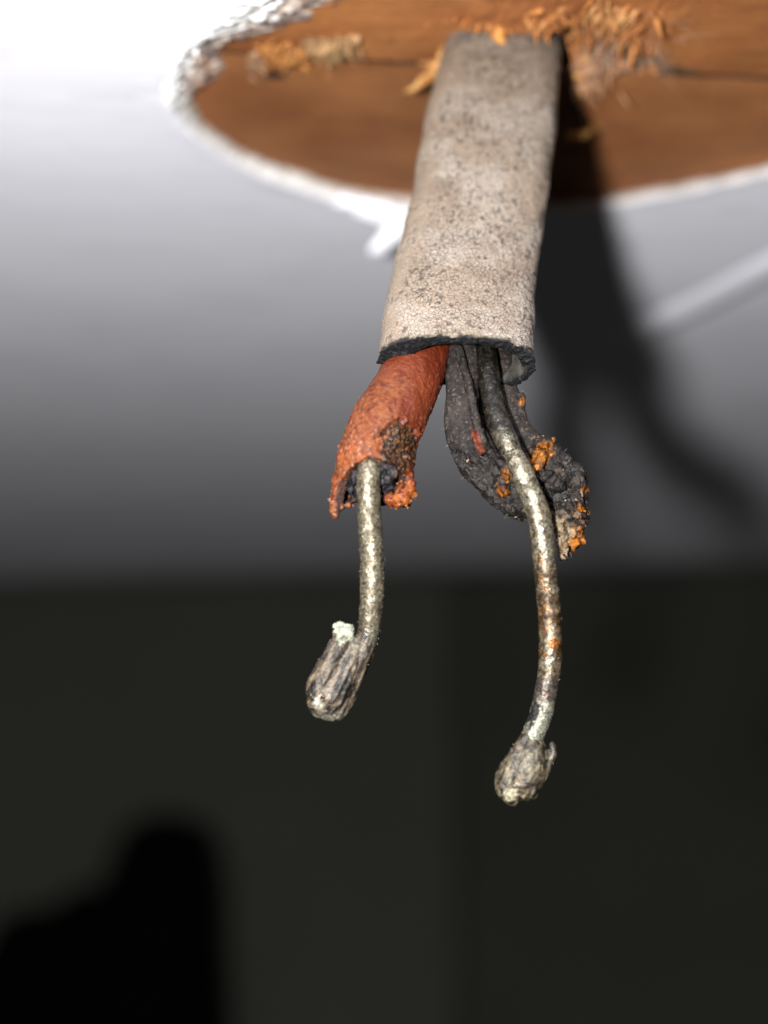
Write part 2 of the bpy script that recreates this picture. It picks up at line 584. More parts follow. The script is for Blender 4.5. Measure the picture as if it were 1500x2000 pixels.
# ------------------------------------------------------------------ the two boards seen through the hole
def slab(name, xs, y_of, y_of2, z0, z1, mat, zf):
    """thick board between two long edges y_of(x), y_of2(x)"""
    nx, ny = len(xs), 90
    V = []
    for j in range(ny):
        t = j / (ny - 1)
        for x in xs:
            y = y_of(x) * (1 - t) + y_of2(x) * t
            p = Vector((x, y, z0))
            p.z += zf(p, t)
            V.append(p)
    Fc = grid_faces(ny, nx)
    for j, yy in ((0, y_of), (ny - 1, y_of2)):
        k = len(V)
        for i, x in enumerate(xs):
            V.append(V[j * nx + i].copy()); V.append(Vector((x, yy(x), z1)))
        for i in range(nx - 1):
            q = (k + 2 * i, k + 2 * i + 1, k + 2 * i + 3, k + 2 * i + 2)
            Fc.append(q if j == 0 else q[::-1])
    for i in (0, nx - 1):
        k = len(V)
        for j in range(ny):
            V.append(V[j * nx + i].copy()); V.append(Vector((V[j * nx + i].x, V[j * nx + i].y, z1)))
        for j in range(ny - 1):
            q = (k + 2 * j, k + 2 * j + 1, k + 2 * j + 3, k + 2 * j + 2)
            Fc.append(q[::-1] if i == 0 else q)
    k = len(V)
    for yy in (y_of, y_of2):
        for x in xs:
            V.append(Vector((x, yy(x), z1)))
    for i in range(nx - 1):
        Fc.append((k + i, k + nx + i, k + nx + i + 1, k + i + 1))
    return V, Fc


SEAM = [(-200, 80), (300, 88), (430, 97), (560, 104), (680, 113), (760, 118), (820, 121), (1000, 128), (1200, 137), (1300, 141), (1400, 145), (1500, 149), (1700, 155), (2300, 165)]
EDGE = [(-200, 76), (300, 84), (430, 93), (560, 100), (680, 109), (760, 114), (805, 116), (840, 112), (866, 100), (884, 88), (902, 76), (925, 62), (945, 52), (958, 47),
        (972, 50), (985, 62), (1000, 62), (1016, 64), (1035, 62), (1052, 58), (1068, 56), (1080, 48), (1092, 40), (1100, 30), (1108, 20), (1118, 22), (1130, 28), (1145, 34), (1160, 52),
        (1185, 66), (1215, 70), (1240, 62), (1262, 70), (1285, 92), (1305, 116), (1335, 128), (1400, 141), (1500, 145), (1700, 151), (2300, 161)]
seam_w = np.array([tuple(on(x, y, HB))[:2] for x, y in SEAM])
edge_w = np.array([tuple(on(x, y, HB))[:2] for x, y in cat(EDGE, 6)])
edge_w = edge_w[np.argsort(edge_w[:, 0])]
f_seam = lambda x: float(np.interp(x, seam_w[:, 0], seam_w[:, 1]))
f_edge = lambda x: float(np.interp(x, edge_w[:, 0], edge_w[:, 1])) + 0.25 * fbm(Vector((x, 0, 0)), 1.3, 1.0, 3) * sstep(8, 10, x) * sstep(27, 24, x)
xs = np.concatenate([np.linspace(-60, -20, 30), np.linspace(-19.8, 36, 420), np.linspace(36.5, 80, 40)])
def z_near(p, t):
    tear = sstep(6.5, 9, p.x) * sstep(29, 25, p.x)
    fr_ = sstep(0.72, 1.0, t) * tear                # torn edge sags round the cable
    g = Vector((p.x * 1.0 + p.y * 0.6, p.y * 0.5 - p.x * 0.3, 0))
    return -0.5 * fr_ + 0.10 * fbm(g, 0.7, 2.0, 3) * (0.3 + 1.4 * fr_) + 0.2 * fr_ * fbm(g, 1.8, 2.0, 3) - 0.22 + 0.0 * t
V, Fc = slab('wooden_board', xs, lambda x: 60.0, f_edge, HB, HB + 4, M_BOARD_A, z_near)
board_a = tag(link('wooden_board', V, Fc, M_BOARD_A, base=(10, 100, HB)), 'orange brown board with a torn lower edge in front of the cable top', 'board')
V, Fc = slab('wooden_board', xs, lambda x: f_seam(x) + 0.5, lambda x: 230.0, HB, HB + 4, M_BOARD_B, lambda p, t: 0.05 * fbm(p, 0.15, 3.0, 2))
board_b = tag(link('wooden_board', V, Fc, M_BOARD_B, base=(10, 170, HB)), 'smooth brown board beyond the seam, crossed by the cable shadow', 'board')
for xa, xb in ((-58.0, 3.2), (26.5, 78.0)):
    V = []
    xr = np.linspace(xa, xb, 120)
    for z in (HB - 0.12, HB + 1.5):
        for e in (-0.3, 0.5):
            for x in xr:
                V.append(Vector((x, f_seam(x) + e + 0.10 * noise.noise(Vector((x * 0.7, e, 3))), z + 0.05 * noise.noise(Vector((x, z, 1))))))
    n_ = len(xr)
    Fc = []
    for i in range(n_ - 1):
        for a_, b_ in ((0, 1), (1, 3), (3, 2), (2, 0)):
            Fc.append((a_ * n_ + i, a_ * n_ + i + 1, b_ * n_ + i + 1, b_ * n_ + i))
    link('seam_dark', V, Fc, M_BLACK, board_b, colors=[(0.10, 0.055, 0.03, 0.1)] * len(V), smooth=False)  # dark strip standing in for the unlit gap of the seam
V = [Vector((x, y, z)) for z in (HB + 9, HB + 12) for x, y in ((-120, 30), (140, 30), (140, 260), (-120, 260))]  # unseen cover added above the boards against light leaks
tag(link('gap_cover', V, [(0, 1, 2, 3), (7, 6, 5, 4), (0, 4, 5, 1), (1, 5, 6, 2), (2, 6, 7, 3), (3, 7, 4, 0)], M_BOARD_B, smooth=False),
    'unseen brown cover added to stop light leaking in above the torn hole', 'board', kind='structure')

# ------------------------------------------------------------------ torn fibre: strips, scraps and hairs
def strip(pts, name, parent, c0, c1, seed, thick=0.28, gloss=0.2):
    """curled splinter: stations (px, py, mm below the board, half width px)"""
    A = cat(pts, 10)
    C = [on(a[0], a[1], HB - a[2]) for a in A]
    hw = [a[3] * c.dot(FW) / F_PX for a, c in zip(A, C)]
    fr = frames(C)
    V, Cc = [], []
    seg = 14
    for i, c in enumerate(C):
        T, B, N = fr[i]
        for j in range(seg):
            a = 2 * math.pi * j / seg
            p = c + B * hw[i] * math.cos(a) + N * thick * (math.sin(a) - 0.5 * math.cos(a) ** 2)
            p += (B * fbm(p, 1.5, seed, 2) + N * fbm(p, 1.2, seed + 3, 2)) * 0.28
            V.append(p)
            Cc.append(mix(c0, c1, 0.5 + 1.2 * fbm(p, 1.6, seed, 2)) + (gloss,))
    Fc = grid_faces(len(C), seg, True)
    Fc.append(tuple(range(seg))); Fc.append(tuple((len(C) - 1) * seg + j for j in reversed(range(seg))))
    return link(name, V, Fc, M_FIBRE, parent, colors=Cc)


OR0, OR1 = (0.36, 0.13, 0.03), (0.62, 0.33, 0.11)
strip([(884, 86, 0.1, 5), (868, 100, 0.8, 10), (855, 125, 1.6, 11), (838, 148, 2.2, 12), (815, 166, 2.6, 9), (794, 178, 2.8, 6)], 'splinter', board_a, OR0, (0.66, 0.38, 0.14), 1.0)
strip([(872, 92, 0.6, 7), (863, 118, 1.4, 7), (857, 140, 1.8, 6), (853, 152, 2.0, 3)], 'splinter', board_a, OR0, (0.68, 0.42, 0.18), 2.0)
strip([(872, 92, 0.4, 14), (884, 104, 0.9, 12), (889, 112, 1.0, 7)], 'splinter', board_a, (0.42, 0.18, 0.09), (0.58, 0.28, 0.15), 3.0)
strip([(972, 40, 0.2, 16), (973, 62, 1.1, 15), (978, 80, 1.9, 11), (984, 102, 2.6, 5)], 'splinter', board_a, OR0, (0.60, 0.28, 0.07), 4.0)
strip([(1040, 52, 0.4, 18), (1060, 48, 0.8, 12), (1085, 30, 0.8, 8), (1112, 8, 0.4, 6)], 'splinter', board_a, (0.34, 0.13, 0.04), (0.46, 0.2, 0.07), 5.0)
strip([(1030, 30, 0.3, 9), (1036, 46, 0.9, 8), (1040, 58, 1.1, 5)], 'splinter', board_a, OR0, (0.5, 0.24, 0.09), 6.0)
strip([(1112, 264, 4.2, 7), (1132, 266, 4.0, 8), (1152, 259, 2.6, 6), (1166, 250, 0.2, 4)], 'splinter', board_b, (0.5, 0.22, 0.05), (0.62, 0.36, 0.12), 7.0)
strip([(1122, 182, 0.2, 5), (1128, 205, 0.8, 10), (1140, 235, 0.8, 8), (1145, 250, 0.3, 4)], 'splinter', board_b, (0.05, 0.03, 0.02), (0.12, 0.07, 0.04), 8.0)


def scrap(pts, name, parent, c0, c1, seed, amp=0.5, vox=0.16):
    """torn lump of fibre: blobs (px, py, mm below the board, radius px, flatness)"""
    parts = []
    for (x, y, d, r, fl_) in pts:
        c = on(x, y, HB - d)
        R = r * c.dot(FW) / F_PX
        parts.append(sphere(c, R, (1.0, 1.2, fl_ * 0.7)))
    Vv, Nn, Fc = remesh(parts, vox, 1)
    V, Cc = [], []
    for p, n in zip(Vv, Nn):
        g = Vector((p.x * 1.3 + p.y * 0.5, p.y * 0.45, p.z * 1.2))
        k = fbm(g, 1.1, seed, 4)
        q = p + n * amp * k + Vector((0, 0, -0.35 * amp * abs(fbm(g, 2.5, seed + 5, 2))))
        V.append(q)
        Cc.append(mix(c0, c1, 0.45 + 0.9 * k) + (0.15 + 0.3 * sstep(0.3, 0.7, k),))
    return link(name, V, Fc, M_FIBRE, parent, colors=Cc)


def hairs(name, parent, roots, rad, c0, c1, gloss=0.4, seg=4):
    """many fine fibres as one mass: (root, direction, length mm)"""
    V, Fc, Cc = [], [], []
    for root, d, ln in roots:
        n = 7
        k0 = len(V)
        side = Vector((random.gauss(0, 1), random.gauss(0, 1), random.gauss(0, 1))).normalized()
        r = rad * random.uniform(0.6, 1.3)
        col = mix(c0, c1, random.random()) + (gloss,)
        for i in range(n):
            t = i / (n - 1)
            c = root + d * ln * t + side * ln * 0.35 * t * t + Vector((0, 0, -0.15 * ln * t * t))
            for j in range(seg):
                a = 2 * math.pi * j / seg
                w = r * (1 - 0.7 * t)
                V.append(c + Vector((math.cos(a) * w, math.sin(a) * w * 0.7, math.sin(a) * w)))
                Cc.append(col)
        Fc += grid_faces(n, seg, True, k0)
    o = link(name, V, Fc, M_FIBRE, parent, colors=Cc)
    o['kind'] = 'stuff'
    return o


def rnd_dir(bias, spread):
    return (Vector(bias) + Vector((random.gauss(0, spread), random.gauss(0, spread), random.gauss(0, spread)))).normalized()


def shreds(name, parent, n, centre, spread, off, ln, wd, c0, c1, bias, sp=0.8):
    """a mass of torn fibre ribbons too many to tell apart"""
    V, Fc, Cc = [], [], []
    for _ in range(n):
        x, y = random.gauss(centre[0], spread[0]), random.gauss(centre[1], spread[1])
        root = on(x, y, HB - random.uniform(*off))
        d = rnd_dir(bias, sp); side = d.cross(rnd_dir((0, -1, -0.3), 0.6)).normalized(); nn_ = d.cross(side)
        L_, w = random.uniform(*ln), random.uniform(*wd)
        curl = random.uniform(-0.9, 0.9)
        tone = mix(c0, c1, random.random() ** 1.3)
        k0 = len(V); m = 9
        for i in range(m):
            t = i / (m - 1)
            c = root + d * (L_ * t) + nn_ * (curl * L_ * t * t * 0.6) + Vector((0, 0, -0.25 * L_ * t * t))
            ww = w * (0.9 - 0.75 * t * t) * (1 + 0.35 * noise.noise(Vector((t * 5, x, y))))
            for q, e in ((-1, 0.0), (0, 0.06), (1, 0.0), (0, -0.05)):
                V.append(c + side * (ww * q) + nn_ * (e + 0.1 * ww * abs(q)))
                Cc.append(mix(tone, mix(c0, c1, 0.5 + noise.noise(Vector((t * 6 + x, q, y)))), 0.5) + (0.15,))
        Fc += grid_faces(m, 4, True, k0)
        Fc.append((k0, k0 + 1, k0 + 2, k0 + 3)); e_ = k0 + (m - 1) * 4; Fc.append((e_ + 3, e_ + 2, e_ + 1, e_))
    o = link(name, V, Fc, M_FIBRE, parent, colors=Cc)
    o['kind'] = 'stuff'
    return o


TAN0, TAN1 = (0.20, 0.11, 0.07), (0.62, 0.42, 0.29)
# right of the cable: the torn mouth of the hole
scrap([(1165, 22, 0.3, 30, 0.5), (1195, 34, 0.6, 34, 0.5), (1222, 24, 0.3, 26, 0.5), (1205, 55, 0.9, 18, 0.6)], 'torn_scrap', board_a, (0.34, 0.14, 0.045), (0.55, 0.28, 0.11), 1.0, 0.4)
scrap([(1262, 20, 0.2, 28, 0.5), (1255, 50, 0.4, 24, 0.5), (1278, 45, 0.2, 18, 0.5)], 'torn_scrap', board_a, (0.24, 0.07, 0.03), (0.34, 0.12, 0.05), 2.0, 0.3)
scrap([(1150, 60, -0.6, 26, 0.7), (1175, 84, -0.2, 22, 0.6), (1240, 82, -0.2, 26, 0.6), (1262, 98, 0.1, 24, 0.6), (1215, 100, 0.1, 26, 0.6)], 'torn_scrap', board_b, (0.07, 0.04, 0.028), (0.34, 0.19, 0.13), 3.0, 0.4)
scrap([(1150, 140, 0.2, 28, 0.6), (1185, 128, 0.3, 26, 0.6), (1222, 122, 0.3, 26, 0.6), (1140, 170, 0.2, 20, 0.6), (1165, 165, 0.1, 18, 0.6)], 'torn_scrap', board_b, (0.34, 0.17, 0.09), (0.55, 0.3, 0.18), 4.0, 0.4)
scrap([(1138, 118, 0.2, 13, 0.7), (1134, 148, 0.4, 14, 0.7), (1136, 176, 0.3, 12, 0.7)], 'torn_scrap', board_b, (0.5, 0.22, 0.06), (0.66, 0.34, 0.12), 5.0, 0.3)
# left: a delaminated orange patch over a dark patch standing for a shaded gap, and a fuzzy tuft
scrap([(528, 100, 0.5, 20, 0.45), (556, 98, 0.6, 24, 0.45), (586, 108, 0.5, 20, 0.45), (540, 118, 0.8, 18, 0.45), (568, 124, 0.7, 18, 0.45), (595, 134, 0.6, 12, 0.5), (606, 142, 0.5, 8, 0.6)], 'torn_scrap', board_b, (0.40, 0.15, 0.04), (0.6, 0.26, 0.08), 6.0, 0.3)
shreds('torn_fibre', board_b, 60, (560, 112), (34, 14), (0.3, 1.0), (0.3, 1.2), (0.05, 0.3), (0.34, 0.13, 0.035), (0.6, 0.28, 0.09), (0.4, 0.5, -0.3), 1.2)
scrap([(500, 112, 0.2, 16, 0.5), (492, 130, 0.2, 12, 0.5), (512, 138, 0.2, 10, 0.5)], 'torn_scrap', board_b, (0.26, 0.13, 0.07), (0.46, 0.27, 0.16), 7.0, 0.35)
scrap([(620, 82, 0.3, 16, 0.6), (640, 88, 0.5, 18, 0.6), (658, 100, 0.6, 14, 0.6), (602, 94, 0.4, 14, 0.6), (670, 84, 0.3, 14, 0.6), (690, 72, 0.2, 14, 0.6)], 'torn_scrap', board_a, (0.22, 0.11, 0.04), (0.54, 0.32, 0.15), 8.0, 0.8, 0.12)
pit = []
for (x, y, r) in ((530, 147, 15), (548, 148, 13)):
    c = on(x, y, HB + 0.05)
    pit.append(sphere(c, r * c.dot(FW) / F_PX, (1.0, 1.4, 0.12)))
Vv, Nn, Fc = remesh(pit, 0.12, 2)
link('shade_patch', Vv, Fc, M_BLACK, board_b, colors=[(0.035, 0.028, 0.022, 0.1)] * len(Vv))  # flat dark lens, the shade of the gap is in its colour

shreds('torn_fibre', board_b, 70, (1185, 90), (34, 18), (-0.2, 0.5), (0.7, 2.0), (0.07, 0.22), TAN0, TAN1, (0.2, 0.2, -0.4), 1.2)
shreds('torn_fibre', board_b, 55, (1262, 92), (22, 16), (-0.2, 0.4), (0.7, 2.2), (0.05, 0.18), TAN0, TAN1, (0.2, 0.2, -0.4), 1.2)
shreds('torn_fibre', board_b, 45, (1160, 150), (24, 18), (0.0, 0.4), (0.6, 1.6), (0.07, 0.25), (0.36, 0.17, 0.08), (0.62, 0.36, 0.2), (0.3, 0.5, -0.4))
shreds('torn_fibre', board_a, 95, (1190, 42), (36, 20), (0.1, 0.7), (0.4, 1.7), (0.04, 0.24), (0.36, 0.15, 0.05), (0.6, 0.3, 0.12), (-0.1, 0.6, -0.4), 1.3)
shreds('torn_fibre', board_a, 90, (640, 90), (26, 9), (0.1, 0.7), (0.5, 1.5), (0.05, 0.16), (0.30, 0.16, 0.07), (0.62, 0.4, 0.2), (0.5, 0.3, -0.5))
shreds('torn_fibre', board_b, 40, (502, 122), (12, 10), (0.0, 0.3), (0.5, 1.2), (0.08, 0.2), (0.28, 0.15, 0.09), (0.52, 0.33, 0.2), (0.4, 0.5, -0.3))
RD0, RD1 = (0.30, 0.085, 0.025), (0.62, 0.26, 0.075)
shreds('torn_fibre', board_a, 48, (1085, 32), (30, 14), (0.2, 0.9), (0.4, 1.8), (0.08, 0.45), RD0, RD1, (0.3, 0.3, -0.4), 1.6)
shreds('torn_fibre', board_a, 26, (950, 46), (44, 8), (0.2, 0.7), (0.3, 1.2), (0.06, 0.4), RD0, RD1, (0.5, 0.3, -0.4), 1.6)
shreds('torn_fibre', board_a, 80, (1210, 56), (48, 26), (0.1, 0.8), (0.4, 1.9), (0.06, 0.5), RD0, RD1, (0.0, 0.4, -0.4), 1.6)
shreds('torn_fibre', board_b, 14, (1150, 200), (14, 30), (0.1, 0.8), (0.3, 0.9), (0.05, 0.16), RD0, RD1, (0.3, 0.5, -0.4), 1.0)
rt = []
for _ in range(70):
    x, y = random.gauss(640, 22), random.gauss(90, 9)
    rt.append((on(x, y, HB - random.uniform(0.3, 0.9)), rnd_dir((0.5, 0.6, -0.5), 0.8), random.uniform(0.6, 1.8)))
hairs('wood_fuzz', board_a, rt, 0.05, (0.4, 0.22, 0.09), (0.66, 0.44, 0.22))
rt = []
for _ in range(150):
    x, y = random.uniform(1120, 1305), random.uniform(40, 135)
    rt.append((on(x, y, HB - random.uniform(0.0, 0.8)), rnd_dir((0.1, 0.3, -0.6), 0.9), random.uniform(0.5, 1.7)))
for _ in range(14):
    x, y = random.gauss(1300, 14), random.gauss(70, 25)
    rt.append((on(x, y, HB - 0.2), rnd_dir((0.35, -0.7, -0.25), 0.35), random.uniform(2.0, 4.2)))
hairs('wood_fuzz', board_b, rt, 0.038, (0.34, 0.19, 0.11), (0.75, 0.56, 0.4))
rt = []
for _ in range(110):
    x = random.uniform(880, 1110)
    y = np.interp(x, [e[0] for e in EDGE], [e[1] for e in EDGE])
    rt.append((on(x, y - random.uniform(0, 14), HB - random.uniform(0.2, 0.6)), rnd_dir((0.1, 0.6, -0.5), 0.7), random.uniform(0.3, 1.0)))
hairs('wood_fuzz', board_a, rt, 0.035, (0.4, 0.18, 0.07), (0.68, 0.4, 0.18))

# ------------------------------------------------------------------ white flake of paint hanging at the far edge of the hole
fk = [(630, 388, -0.6, 12), (680, 398, 0.0, 26), (730, 410, 0.4, 34), (775, 425, 1.0, 36), (775, 452, 2.2, 27), (750, 474, 3.4, 20), (736, 490, 4.2, 15)]
A = cat(fk, 8)
parts = []
for a in A:
    c = on(a[0], a[1], H - a[2] * 1.05)
    parts.append(sphere(c, a[3] * c.dot(FW) / F_PX * 0.95, (1, 1.0, 0.6)))
Vv, Nn, Fc = remesh(parts, 0.22, 2)
V = [p + n * 0.35 * fbm(p, 0.8, 2.0, 3) for p, n in zip(Vv, Nn)]
tag(link('paint_flake', V, Fc, M_PAINT, base=tuple(on(740, 410, H))), 'loose white paint flake curling down from the far edge of the hole', 'paint flake')

# ------------------------------------------------------------------ the cable
top = at(985, 85, 143)
cable = empty('electrical_cable', top)
tag(cable, 'old rubber electrical cable hanging from the hole with two bared wires', 'cable')

SH = [(1006, -10, 154, 104, 0.48), (998, 40, 147.5, 107, 0.48), (987, 85, 143, 111, 0.48), (972, 160, 139.8, 120, 0.47), (959.5, 235, 137, 127.5, 0.46), (946, 318, 134, 130, 0.46), (934.5, 400, 131, 131.5, 0.46),
      (911, 520, 126.5, 138, 0.46), (899, 600, 123, 145, 0.46), (893, 660, 120.3, 149, 0.455), (891, 712, 118.2, 152, 0.45)]
def sh_end(a):
    d = math.degrees(a) % 360
    e = -1.7 * math.exp(-((d - 205) / 16) ** 2) - 0.5 * math.exp(-((d - 262) / 40) ** 2) + 1.15 * math.exp(-((d - 150) / 26) ** 2) + 0.5 * math.exp(-((d - 350) / 22) ** 2)
    e += 0.18 * noise.noise(Vector((math.cos(a) * 6, math.sin(a) * 6, 2))) + 0.10 * noise.noise(Vector((math.cos(a) * 20, math.sin(a) * 20, 5)))
    return e
def sh_wall(a):
    d = math.degrees(a) % 360
    return 0.62 + 1.5 * math.exp(-((d - 152) / 30) ** 2) + 0.35 * math.exp(-((d - 10) / 25) ** 2) + 0.15 * noise.noise(Vector((math.cos(a) * 4, math.sin(a) * 4, 9)))
SEG = 340
O, I, rows = sleeve(SH, 42, SEG, sh_wall, sh_end, power=2.35)
V, Cc = [], []
for i in range(rows):
    for j in range(SEG):
        k = i * SEG + j
        p = O[k]
        d = math.degrees(2 * math.pi * j / SEG) % 360
        cc_ = O[i * SEG] .lerp(O[i * SEG + SEG // 2], 0.5)
        n = (p - cc_).normalized()
        px, py = pix(p)
        g = Vector((p.x * 1.0, p.y, p.z * 0.55))
        pits = sstep(0.36, 0.62, fbm(g, 2.6, 3.0, 3) + 0.28 * fbm(p, 0.35, 21.0, 2))
        left = sstep(120, 150, d) * sstep(235, 200, d)
        right = sstep(38, 18, d) + sstep(335, 350, d)
        wv_ = 0.10 * fbm(p, 0.35, 2.0, 2) + 0.055 * fbm(p, 1.8, 5.0, 3) - 0.07 * pits
        # shallow groove where the two cores meet the jacket
        wv_ -= 0.10 * math.exp(-((d - 126) / 7) ** 2)
        # burr of the knife cut
        wv_ += 0.22 * sstep(0.985, 1.0, i / (rows - 1)) * (0.3 + fbm(p, 2.0, 8.0, 2))
        V.append(p + n * wv_)
        base = (0.30, 0.235, 0.18)
        c = mix(base, (0.37, 0.315, 0.26), sstep(-0.1, 0.5, fbm(p, 0.22, 1.0, 3)))
        c = mix(c, (0.17, 0.12, 0.09), 0.3 * sstep(0.1, 0.6, fbm(p, 0.5, 12.0, 3)))
        c = mix(c, (0.27, 0.21, 0.155), 0.7 * left)
        c = mix(c, (0.06, 0.05, 0.045), 0.75 * pits)
        # side shading in the colour: grey at the top and right edge; dark speckles
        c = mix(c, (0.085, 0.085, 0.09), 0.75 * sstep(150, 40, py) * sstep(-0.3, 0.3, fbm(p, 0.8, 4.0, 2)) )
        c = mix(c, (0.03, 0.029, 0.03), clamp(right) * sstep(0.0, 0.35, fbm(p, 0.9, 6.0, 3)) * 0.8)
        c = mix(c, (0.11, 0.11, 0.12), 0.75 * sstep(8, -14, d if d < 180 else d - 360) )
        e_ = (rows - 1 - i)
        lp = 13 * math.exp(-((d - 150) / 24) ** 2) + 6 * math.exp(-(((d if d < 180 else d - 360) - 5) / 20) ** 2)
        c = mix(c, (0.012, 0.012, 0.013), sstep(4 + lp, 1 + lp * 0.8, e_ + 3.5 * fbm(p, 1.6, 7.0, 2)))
        Cc.append(c + (clamp(1.0 - 0.7 * left),))
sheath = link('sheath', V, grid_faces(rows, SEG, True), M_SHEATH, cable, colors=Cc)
sheath['label'] = 'dusty pale outer sheath with fine cracks'
# black cut end and hollow inside of the jacket
Vb, Cb = [], []
last = [V[(rows - 1) * SEG + j] for j in range(SEG)]
inn = [I[(rows - 1) * SEG + j] for j in range(SEG)]
T_end = (at(891, 712, 118.2) - at(893, 660, 120.3)).normalized()
NB = 12
for k in range(NB):
    t = k / (NB - 1)
    for j in range(SEG):
        p = last[j].lerp(inn[j], t)
        bulge = math.sin(math.pi * t)
        q = p + T_end * (0.06 * bulge + bulge * 0.10 * fbm(p, 2.2, 3.0, 2) + bulge * 0.10 * fbm(p, 6.0, 3.0, 2))
        Vb.append(q)
        s = sstep(0.1, 0.5, fbm(p, 3.0, 2.0, 2))
        Cb.append(mix((0.008, 0.008, 0.009), (0.026, 0.025, 0.026), s) + (0.1 + 0.2 * s,))
for r in range(1, 22):
    i = rows - 1 - r * 5
    for j in range(SEG):
        p = I[i * SEG + j]
        d = math.degrees(2 * math.pi * j / SEG)
        p = p + Vector((0, 0, 0.12 * fbm(Vector((p.x * 1.5, p.y * 1.5, p.z * 0.4)), 1.0, 4.0, 2)))
        Vb.append(p)
        Cb.append(mix((0.03, 0.028, 0.026), (0.13, 0.12, 0.10), sstep(250, 320, d) * (0.6 + 0.8 * fbm(p, 1.0, 3.0, 2))) + (0.5,))
link('cut_edge', Vb, grid_faces(NB + 21, SEG, True), M_BLACK, sheath, colors=Cb)['label'] = 'black cut edge of the sheath'


def sleeve_solid(st, n, seg, wall, tend, power=2.0):
    O, I, rows = sleeve(st, n, seg, wall, tend, power)
    V = O + I
    k = len(O)
    Fc = grid_faces(rows, seg, True) + [tuple(reversed(f)) for f in grid_faces(rows, seg, True, k)]
    for i0, flip in ((0, 0), (rows - 1, 1)):
        for j in range(seg):
            j2 = (j + 1) % seg
            q = (i0 * seg + j, k + i0 * seg + j, k + i0 * seg + j2, i0 * seg + j2)
            Fc.append(q)
    return V, Fc


def near_px(px, py, x, y, r):
    return math.exp(-(((px - x) ** 2 + (py - y) ** 2) / (r * r)))


def skin(parts, vox, disp, colour, sm=2):
    Vv, Nn, Fc = remesh(parts, vox, sm)
    V, Cc = [], []
    for p, n in zip(Vv, Nn):
        px, py = pix(p)
        q = p + n * disp(p, n, px, py)
        V.append(q)
        Cc.append(colour(p, n, px, py))
    return V, Fc, Cc, Nn


def lint(name, parent, V, Nn, count, ok, rad=0.009, c0=(0.35, 0.32, 0.3), c1=(0.7, 0.66, 0.6), ln=(0.08, 0.38)):
    rt = []
    tries = 0
    while len(rt) < count and tries < count * 60:
        tries += 1
        i = random.randrange(len(V))
        px, py = pix(V[i])
        if Nn[i].dot((-V[i]).normalized()) > -0.3 and ok(px, py):
            rt.append((V[i], (Nn[i] + Vector((random.gauss(0, .6), random.gauss(0, .6), random.gauss(0, .6)))).normalized(), random.uniform(*ln)))
    return hairs(name, parent, rt, rad, c0, c1, 0.6, 3)


def flakes(name, parent, V, Nn, count, ok, size, colour, lift=0.5):
    """crumbling chips clinging to a surface, one mass"""
    Vf, Fc, Cc = [], [], []
    n = tries = 0
    while n < count and tries < count * 80:
        tries += 1
        i = random.randrange(len(V))
        px, py = pix(V[i])
        if Nn[i].dot((-V[i]).normalized()) < -0.25 or not ok(px, py): continue
        n += 1
        nn_ = (Nn[i] + Vector((random.gauss(0, lift), random.gauss(0, lift), random.gauss(0, lift)))).normalized()
        u = nn_.orthogonal().normalized(); w = nn_.cross(u)
        r = random.uniform(*size); th = r * random.uniform(0.15, 0.4)
        m = random.randint(5, 7)
        c = V[i] + Nn[i] * (r * random.uniform(0.0, 0.45))
        k0 = len(Vf)
        el = random.uniform(0.5, 1.0); ph = random.uniform(0, 6.28)
        for sgn in (-1, 1):
            for q in range(m):
                a = ph + 6.283 * q / m + random.uniform(-0.3, 0.3)
                rr = r * random.uniform(0.65, 1.15)
                Vf.append(c + u * (rr * math.cos(a)) + w * (rr * el * math.sin(a)) + nn_ * (sgn * th * random.uniform(0.7, 1.3)))
        Fc.append(tuple(range(k0 + m - 1, k0 - 1, -1))); Fc.append(tuple(range(k0 + m, k0 + 2 * m)))
        for q in range(m):
            q2 = (q + 1) % m
            Fc.append((k0 + q, k0 + q2, k0 + m + q2, k0 + m + q))
        cc = colour(V[i], px, py)
        Cc += [cc] * (2 * m)
    o = link(name, Vf, Fc, parent.data.materials[0], parent, colors=Cc, smooth=False)
    o['kind'] = 'stuff'
    return o


# ---- red core
RC = [(838, 620, 123.5, 56, 0.9), (828, 665, 121.6, 57, 0.9), (815, 705, 120.1, 60, 0.88), (799, 745, 119.0, 63, 0.88), (776, 790, 117.9, 67, 0.86), (752, 838, 116.9, 72, 0.84), (737, 885, 116.4, 74, 0.82),
      (729, 930, 116.2, 77, 0.8), (726, 970, 116.1, 79, 0.78), (724, 1004, 116.1, 80, 0.76)]
def rc_end(a):
    d = math.degrees(a) % 360
    pts = [(0, -0.9), (22, -2.6), (45, -3.5), (70, -3.9), (95, -4.0), (118, -3.5), (140, -2.6), (158, -1.0), (170, -0.1), (182, 0.0), (196, -0.5), (215, -0.9), (250, -0.7), (300, -0.8), (335, -0.7), (360, -0.9)]
    return float(np.interp(d, [q[0] for q in pts], [q[1] for q in pts])) + 0.45 * noise.noise(Vector((math.cos(a) * 5, math.sin(a) * 5, 1))) + 0.3 * noise.noise(Vector((math.cos(a) * 14, math.sin(a) * 14, 4)))
parts = [sleeve_solid(RC, 12, 64, 0.85, rc_end)]
def blob(lst):
    out = []
    for (x, y, z, r) in lst:
        out.append(sphere(at(x, y, z), r * z / F_PX))
    return out
parts += blob([(796, 930, 115.6, 11), (799, 945, 115.4, 13), (797, 960, 115.2, 15), (788, 972, 115.0, 16), (774, 978, 114.9, 15), (762, 976, 115.0, 13), (782, 958, 115.4, 13),
               (655, 985, 115.6, 11), (654, 998, 115.5, 11), (656, 1006, 115.5, 9), (668, 990, 115.6, 7), (682, 986, 115.6, 7)])
